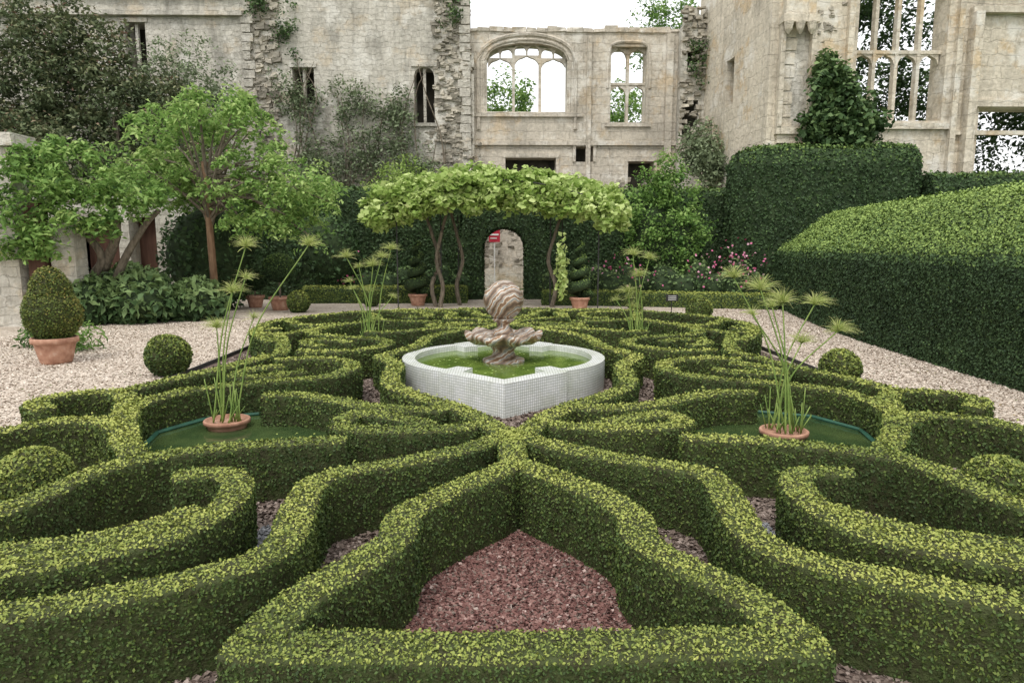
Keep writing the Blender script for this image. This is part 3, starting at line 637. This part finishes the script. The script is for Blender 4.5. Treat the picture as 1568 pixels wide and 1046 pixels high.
b=MB(); x0,x1=12.42,15.6
for i in (1,2,3):
    xm=x0+(x1-x0)*i/4; b.box(xm-.06,xm+.06,25.3,25.55,6.4,13.6)
b.box(x0,x1,25.29,25.56,8.75,8.87)
for i in range(4):
    a=x0+(x1-x0)*i/4+.06;c_=x0+(x1-x0)*(i+1)/4-.06; spandrel(b,a,c_,8.42,8.75,25.33,.18,1.6,14,.04)
    spandrel(b,a,c_,10.6,11.0,25.33,.18,1.6,14,.05)
b.box(x0,x1,25.31,25.54,11.0,11.1)
b.build('tracery',M_limeR,rw)
b=MB()
b.box(12.0,12.2,24.8,25.002,4,16); b.box(15.85,16.05,24.8,25.002,4,16); b.box(12.2,15.85,24.86,25.003,6.1,6.3)
b.box(16.3,24,24.75,25.003,10.0,10.2); b.box(16.3,24,24.65,25.004,10.9,11.1); b.box(16.7,20.8,24.85,25.003,6.87,7.1); b.box(16.05,24,24.86,25.003,5.9,6.05)
b.box(16.3,16.6,24.6,25.005,3,10.0)
b.box(9.62,10.9,24.75,25.002,5.9,6.15); b.box(9.7,10.8,24.85,25.003,5.6,5.9)
b.box(9.6,10.85,24.55,25.001,9.6,9.85); b.box(9.7,10.75,24.65,25.0,9.85,10.5); b.box(9.85,10.6,24.7,25.0,10.5,10.9)
for x in (9.62,10.7): b.box(x,x+.16,24.72,25.004,6.15,9.6)
for i in range(3): b.lathe((9.8+i*.4,24.6,9.2),[(.02,0),(.12,.15),(.18,.4),(.02,.42)],8)
b.build('carved_mouldings',M_limeR,rw)
b=MB(); b.box(9.78,10.7,24.975,24.999,6.15,9.6); b.build('niche_back',M_limeL,rw)
b=MB()
for z in np.arange(2,15,.45):
    w=random.uniform(.25,.55); b.box(9.75-.04,9.75+w,24.93,25.3,z,z+.4,j=.02)
b.build('corner_quoins',M_limeR,rw)
b=MB(); rubble(b,16.2,22,2.5,4.6,25.0,200,(.15,.45),.15); rubble(b,10.8,12.1,4.5,6.3,25.0,30,(.15,.4),.1); rubble(b,10.8,12.0,9.0,13,25.0,25,(.1,.3),.05); b.build('broken_masonry',M_rub,rw)
gw=empty('garden_wall')
b=MB(); facade(b,-20,-11.9,0,4.35,17.0,.7,[]); facade(b,-15.5,-10.2,0,3.4,22.4,.6,[(-13.6,-12.3,0,2.9),(-12.0,-11.2,0,2.9)]); b.build('wall',M_limeL,gw)
b=MB(); b.box(-20.1,-11.7,16.85,17.85,4.35,4.5); b.box(-20.1,-11.75,16.9,17.8,4.5,4.66); b.box(-15.6,-10.1,22.3,23.1,3.4,3.55); b.box(-12.3,-11.95,22.2,22.9,0,3.2); b.box(-13.95,-13.6,22.2,22.9,0,3.2); b.box(-11.25,-10.65,17.2,17.7,0,2.6); b.build('coping',M_limeL,gw)
b=MB(); b.box(-13.6,-11.2,22.8,22.86,0,2.9); b.build('timber_door',M_wood,gw)
b=MB(); b.box(-11.75,-11.35,17.1,17.4,0,2.9); b.box(-11.7,-11.4,17.05,17.45,2.9,3.02); b.build('pier',M_wood,gw)
fl=empty('floodlight'); b=MB(); b.box(-12.55,-12.15,16.75,17.0,4.78,5.02,rot=.3); b.box(-12.4,-12.3,16.95,17.1,4.66,4.8); b.build('housing',M_black,fl)
# ------------------------------------------------------------------ pergola
pg=empty('vine_pergola'); b=MB()
for x,y in [(-2.05,22.3),(-1.55,23.2),(1.5,22.4),(1.95,23.2),(-3.3,21.2),(2.9,21.2)]:
    b.tube([(x,y,0),(x,y,3.0)],.022,6)
for y in (21.0,22.3,23.4):
    b.tube([(x,y,3.0+.95*(1-((x+.25)/3.9)**2)) for x in np.linspace(-3.8,3.3,16)],.02,6)
b.build('iron_frame',M_metal,pg)
b=MB()
for x,y,s_ in [(-2.1,22.2,.1),(-1.5,23.0,-.1),(1.55,22.3,.12),(-2.25,22.4,-.12)]:
    b.tube(catmull([(x,y,0),(x+s_,y,.7),(x-s_,y+.1,1.5),(x+s_*.6,y,2.3),(x+s_*3,y,3.2)],.15),[.075,.045],7)
b.build('vine_trunks',M_bark,pg)
els=[((x,22.1+.2*math.sin(x),3.05+.85*(1-((x+.25)/4.0)**2)),(.78,1.4,.55)) for x in np.linspace(-3.6,3.1,11)]
crown(pg,els,560,.36,48,.20,M_vine,.50,.6,.25,.55,.8)
els=[((x,21.0,2.85+.6*(1-((x+.25)/4.0)**2)),(.5,.5,.42)) for x in np.linspace(-3.8,3.3,9)]
crown(pg,els,190,.28,36,.20,M_vine,.62,.9,.35,.5,.8)
shrub('climbing_vine',[((1.75,20.9,1.3),(.22,.2,1.1))],260,.17,M_vine,None,.2,.7,.1,inner=.2,aspect=.8)
# ------------------------------------------------------------------ trees
tr=empty('ornamental_tree'); b=MB()
base=(-8.25,19.6)
b.tube([(base[0],base[1],0),(base[0]-.05,base[1],2.2),(base[0]-.1,base[1],4.3)],[.11,.09],9); b.build('trunk',M_barkb,tr,True)
els=[((-8.3,19.8,4.9),(2.3,1.9,1.2)),((-6.2,19.8,3.8),(1.6,1.3,1.0)),((-9.8,20.0,3.9),(1.5,1.3,.8)),((-7.1,19.4,3.2),(1.5,1.0,.8)),((-8.0,19.8,5.8),(1.4,1.2,.6)),((-5.6,19.8,3.0),(.9,.9,.7))]
Cs=crown(tr,els,225,.46,70,.16,M_acer,.58,.38,.9,.6,.42)
b=MB()
for c_ in Cs[::5]:
    s0=np.array([base[0]-.05,base[1],random.uniform(2.4,4.1)]); b.tube(catmull([s0,(s0*.5+c_*.5)+np.array([0,0,.25]),c_],.3),[.05,.015],5)
b.build('branches',M_bark,tr)
wt=empty('wisteria'); b=MB()
for pts in ([(-10.6,18.0,0),(-10.9,18,.9),(-10.4,17.9,1.7),(-10.9,17.7,2.5),(-11.6,17.5,3.0)],[(-10.2,18.3,0),(-10.3,18.2,.8),(-9.9,18,1.6),(-9.3,18,2.5),(-8.9,18,2.9)],[(-10.5,18.1,1.4),(-9.9,17.8,2.4),(-10.0,17.6,3.4)]):
    b.tube(catmull(pts,.15),[.15,.06],8)
b.build('trunk',M_bark,wt,True)
els=[((-11.4,17.0,3.5),(1.5,.9,.9)),((-10.2,17.2,3.0),(1.3,.8,.7)),((-12.4,16.6,2.4),(1.2,.6,.8)),((-10.6,17.2,4.2),(1.0,.7,.5)),((-9.4,17.6,3.5),(1.0,.8,.6)),((-11.3,16.8,2.2),(1.1,.5,.5))]
crown(wt,els,150,.42,60,.17,M_acer,.44,.5,.8,.45,.42)
bt=empty('tree_group'); b=MB()
for x in (-18,-15,-12.5): b.tube([(x,27.5,0),(x+.2,27.5,4),(x,27.5,7)],[.25,.1],7)
b.build('trunks',M_bark,bt)
els=[((-19,28,7.5),(3,1.6,3)),((-15.8,28,7.4),(2.8,1.5,2.8)),((-17.5,28,9.9),(3.0,1.3,1.8)),((-13.4,28.2,6.6),(2.3,1.4,2.4)),((-18,26,5),(3.5,1.5,2.0)),((-13.5,27,4.6),(3,1.3,1.6))]
crown(bt,els,800,.62,62,.20,M_red,.47,.8,.1,.3,.45)
els=[((-12.6,28.2,8.8),(1.8,1.2,1.4)),((-13.5,28.2,7.3),(1.8,1.2,1.3)),((-11.4,28.2,7.2),(1.4,1.2,1.5))]
crown(bt,els,190,.55,36,.17,M_grey,.5,.8,.1,.3,.4)
wc=empty('wall_climber'); b=MB()
for x0 in (-8.8,-7.2,-6.2,-4.8,-3.2):
    for k in range(5):
        x=x0+random.uniform(-.5,.5); pts=[(x,31.0,2.5)]; 
        for z in (4.5,6.5,8.3,10): pts.append((pts[-1][0]+random.uniform(-.7,.7),31.1+random.uniform(-.15,.15),z+random.uniform(-.5,.3)))
        b.tube(catmull(pts[:random.randint(3,5)],.4),[.05,.015],4)
b.build('stems',M_bark,wc)
els=[((-8.2,31.0,5.6),(2.2,.6,1.8)),((-5.8,31.0,6.0),(2.2,.7,2.0)),((-3.8,31.0,5.4),(1.4,.6,1.5)),((-6.5,31.1,8.2),(2.6,.4,1.2)),((-9.0,31.1,8.2),(1.2,.4,1.6)),((-4.3,31.1,7.6),(.9,.4,1.2))]
crown(wc,els,310,.55,32,.17,M_grey,.45,.9,0,.15,.45)
els=[((-9.5,31.3,11.2),(1.0,.2,1.4)),((-10.6,31.3,12.5),(.8,.2,.8)),((-2.2,31.3,12.2),(.6,.2,1.2)),((8.6,31.2,10.2),(.6,.2,1.6))]
crown(wc,els,60,.35,26,.15,M_dark,.55,.9,0,.1,.5)
shrub('flowering_shrub',[((-4.1,28,4.2),(1.3,.9,1.5)),((-5,28,3.6),(1,.9,1.0)),((-3.0,28,3.9),(.9,.8,1.1))],5200,.17,M_vine,None,.3,.25,.2,inner=.2,aspect=.35)
cr=empty('climbing_rose'); blobbody('mass',[((5.3,24.6,2.2),(.8,.6,1.6)),((6.1,24.5,2.0),(.8,.6,1.6))],M_yewbody,cr)
crown(cr,[((5.2,24.4,2.6),(1.1,.8,2.0)),((6.2,24.3,2.2),(1.1,.8,1.9)),((5.8,24.5,4.3),(.7,.6,.9))],240,.35,45,.13,M_acer,.34,1,.1,.4,.6)
shrub('climbing_rose',[((8.3,29.6,5.9),(1.0,.7,1.4)),((8.8,29,5.2),(1.0,.7,1.2))],3600,.17,M_grey,None,.3,.5,.2,inner=.2)
iv=empty('ivy_shrub'); blobbody('mass',[((11.6,24.6,6.4),(.8,.5,1.1))],M_yewbody,iv)
crown(iv,[((11.6,24.3,6.7),(1.2,.6,1.4)),((11.2,24.4,7.9),(.7,.5,.7)),((12.3,24.3,6.1),(.9,.6,.8)),((10.9,24.4,6.2),(.6,.5,.6))],150,.42,48,.21,M_dark,.55,.8,.2,.3,.75)
shrub('laurel_shrub',[((-9.6,18.0,.5),(1.0,.9,.75)),((-10.8,17.6,.5),(1.0,.9,.8)),((-8.4,18.6,.45),(.8,.8,.7)),((-10.2,18.6,.7),(1.2,.8,.8))],6500,.25,M_dark,M_yewbody,.15,.6,.35,inner=.7,aspect=.45)
shrub('dark_shrub',[((-9.2,21.6,1.6),(1.6,1.0,1.7)),((-12.9,18.4,1.2),(1.5,.9,1.5)),((-6.4,24.6,1.6),(1.4,.7,1.6))],7500,.17,M_dark,M_yewbody,.2,.28,.25,inner=.7)
shrub('fern_plant',[((-8.35,13.0,.2),(.6,.5,.4)),((-9.2,13.6,.2),(.5,.5,.4))],1500,.13,M_acer,None,.2,.2,.2,inner=.2,aspect=.3)
fb=empty('flower_border')
shrub('x',[((x,24.9+.3*math.sin(x*3),.55),(.6,.5,.6+.15*math.sin(x*5))) for x in np.linspace(-6.8,-1.6,9)],5000,.13,M_dark,M_yewbody,.2,.5,.25,parent=fb,inner=.6)
shrub('x',[((x,24.2-.15*x+.3*math.sin(x*3),.6),(.6,.5,.7+.2*math.sin(x*5))) for x in np.linspace(1.9,8.4,12)],7000,.13,M_dark,M_yewbody,.2,.7,.25,parent=fb,inner=.6)
P=[];
for cx,cy,cz,k,r in [(3.6,23.2,1.25,24,.5),(4.4,23.2,1.0,18,.4),(7.4,22.5,1.5,60,.4),(6.7,22.7,1.2,24,.5),(8.1,22.3,1.3,30,.4),(-5.6,24.3,.8,30,.4),(5.6,22.9,.9,14,.4)]:
    P.append(np.array([cx,cy,cz])+rng.normal(size=(k,3))*np.array([r,.15,.3]))
P=np.vstack(P); leaves('blooms',P,unit(len(P))+np.array([0,-1,0]),.09,rng.random(len(P)),M_fl,fb,.9)
dt=empty('distant_trees'); b=MB()
for x,y in [(1,40),(5,41),(17,33),(21,32),(8.2,44)]: b.tube([(x,y,0),(x+.3,y,5),(x,y,9)],[.3,.12],7)
b.build('trunks',M_bark,dt)
crown(dt,[((.3,41,9.6),(1.8,1.6,2.2)),((7.2,42,9.0),(1.6,1.6,2.6)),((10.3,45,15.2),(2.2,1.6,2.6))],230,.7,45,.24,M_acer,.38,.8,0,.4,.5)
crown(dt,[((16.5,32,9.2),(3.6,1.5,3.2)),((21,31,8),(4,1.5,4)),((16,32,13),(4,1.5,2.5)),((25,30,9),(4,1.5,5))],420,.75,50,.26,M_dark,.4,.8,0,.3,.5)
# ------------------------------------------------------------------ signs
sg=empty('visitor_sign'); b=MB(); b.box(-.66,-.16,31.3,31.34,2.15,2.95); b.build('panel',M_signr,sg); b=MB(); b.box(-.6,-.22,31.28,31.298,2.45,2.52); b.box(-.6,-.3,31.28,31.298,2.3,2.34); b.tube([(-.41,31.36,0),(-.41,31.36,2.2)],.03,6); b.build('lettering',M_white,sg)
ps=empty('plant_label_sign'); b=MB(); b.box(4.6,4.95,19.4,19.42,.42,.62); b.tube([(4.77,19.42,0),(4.77,19.42,.45)],.015,5); b.build('board',M_black,ps); b=MB()
for i in range(3): b.box(4.66,4.89,19.39,19.398,.56-.05*i,.575-.05*i)
b.build('lettering',M_white,ps)
# ------------------------------------------------------------------ light, sky, camera
w=bpy.data.worlds.new('World'); SC.world=w; w.use_nodes=True; nt=w.node_tree; nt.nodes.clear()
sk=nt.nodes.new('ShaderNodeTexSky'); sk.sky_type='NISHITA'; sk.sun_disc=False; sk.sun_elevation=math.radians(58); sk.sun_rotation=math.radians(200); sk.dust_density=4; sk.air_density=1.0
hs=nt.nodes.new('ShaderNodeHueSaturation'); hs.inputs['Saturation'].default_value=.12; hs.inputs['Value'].default_value=1.0
mx=nt.nodes.new('ShaderNodeMix'); mx.data_type='RGBA'; mx.inputs[0].default_value=.6; mx.inputs[7].default_value=(13,13.1,13.2,1)
bg=nt.nodes.new('ShaderNodeBackground'); bg.inputs[1].default_value=.15; ow=nt.nodes.new('ShaderNodeOutputWorld')
nt.links.new(sk.outputs[0],hs.inputs['Color']); nt.links.new(hs.outputs[0],mx.inputs[6]); nt.links.new(mx.outputs[2],bg.inputs[0]); nt.links.new(bg.outputs[0],ow.inputs[0])
sl=bpy.data.lights.new('sun','SUN'); sl.energy=1.5; sl.angle=math.radians(20); sl.color=(1,.96,.9); so=bpy.data.objects.new('sun',sl); COL.objects.link(so)
so.rotation_euler=(math.radians(32),0,math.radians(-20))
cd=bpy.data.cameras.new('camera'); cd.lens=24; cd.sensor_width=36; cd.clip_end=1000; co=bpy.data.objects.new('camera',cd); COL.objects.link(co)
co.location=(-.1,0,2.0); co.rotation_euler=(math.radians(82),0,math.radians(-.89)); SC.camera=co
SC.view_settings.view_transform='Standard'; SC.view_settings.look='None'; SC.view_settings.exposure=0
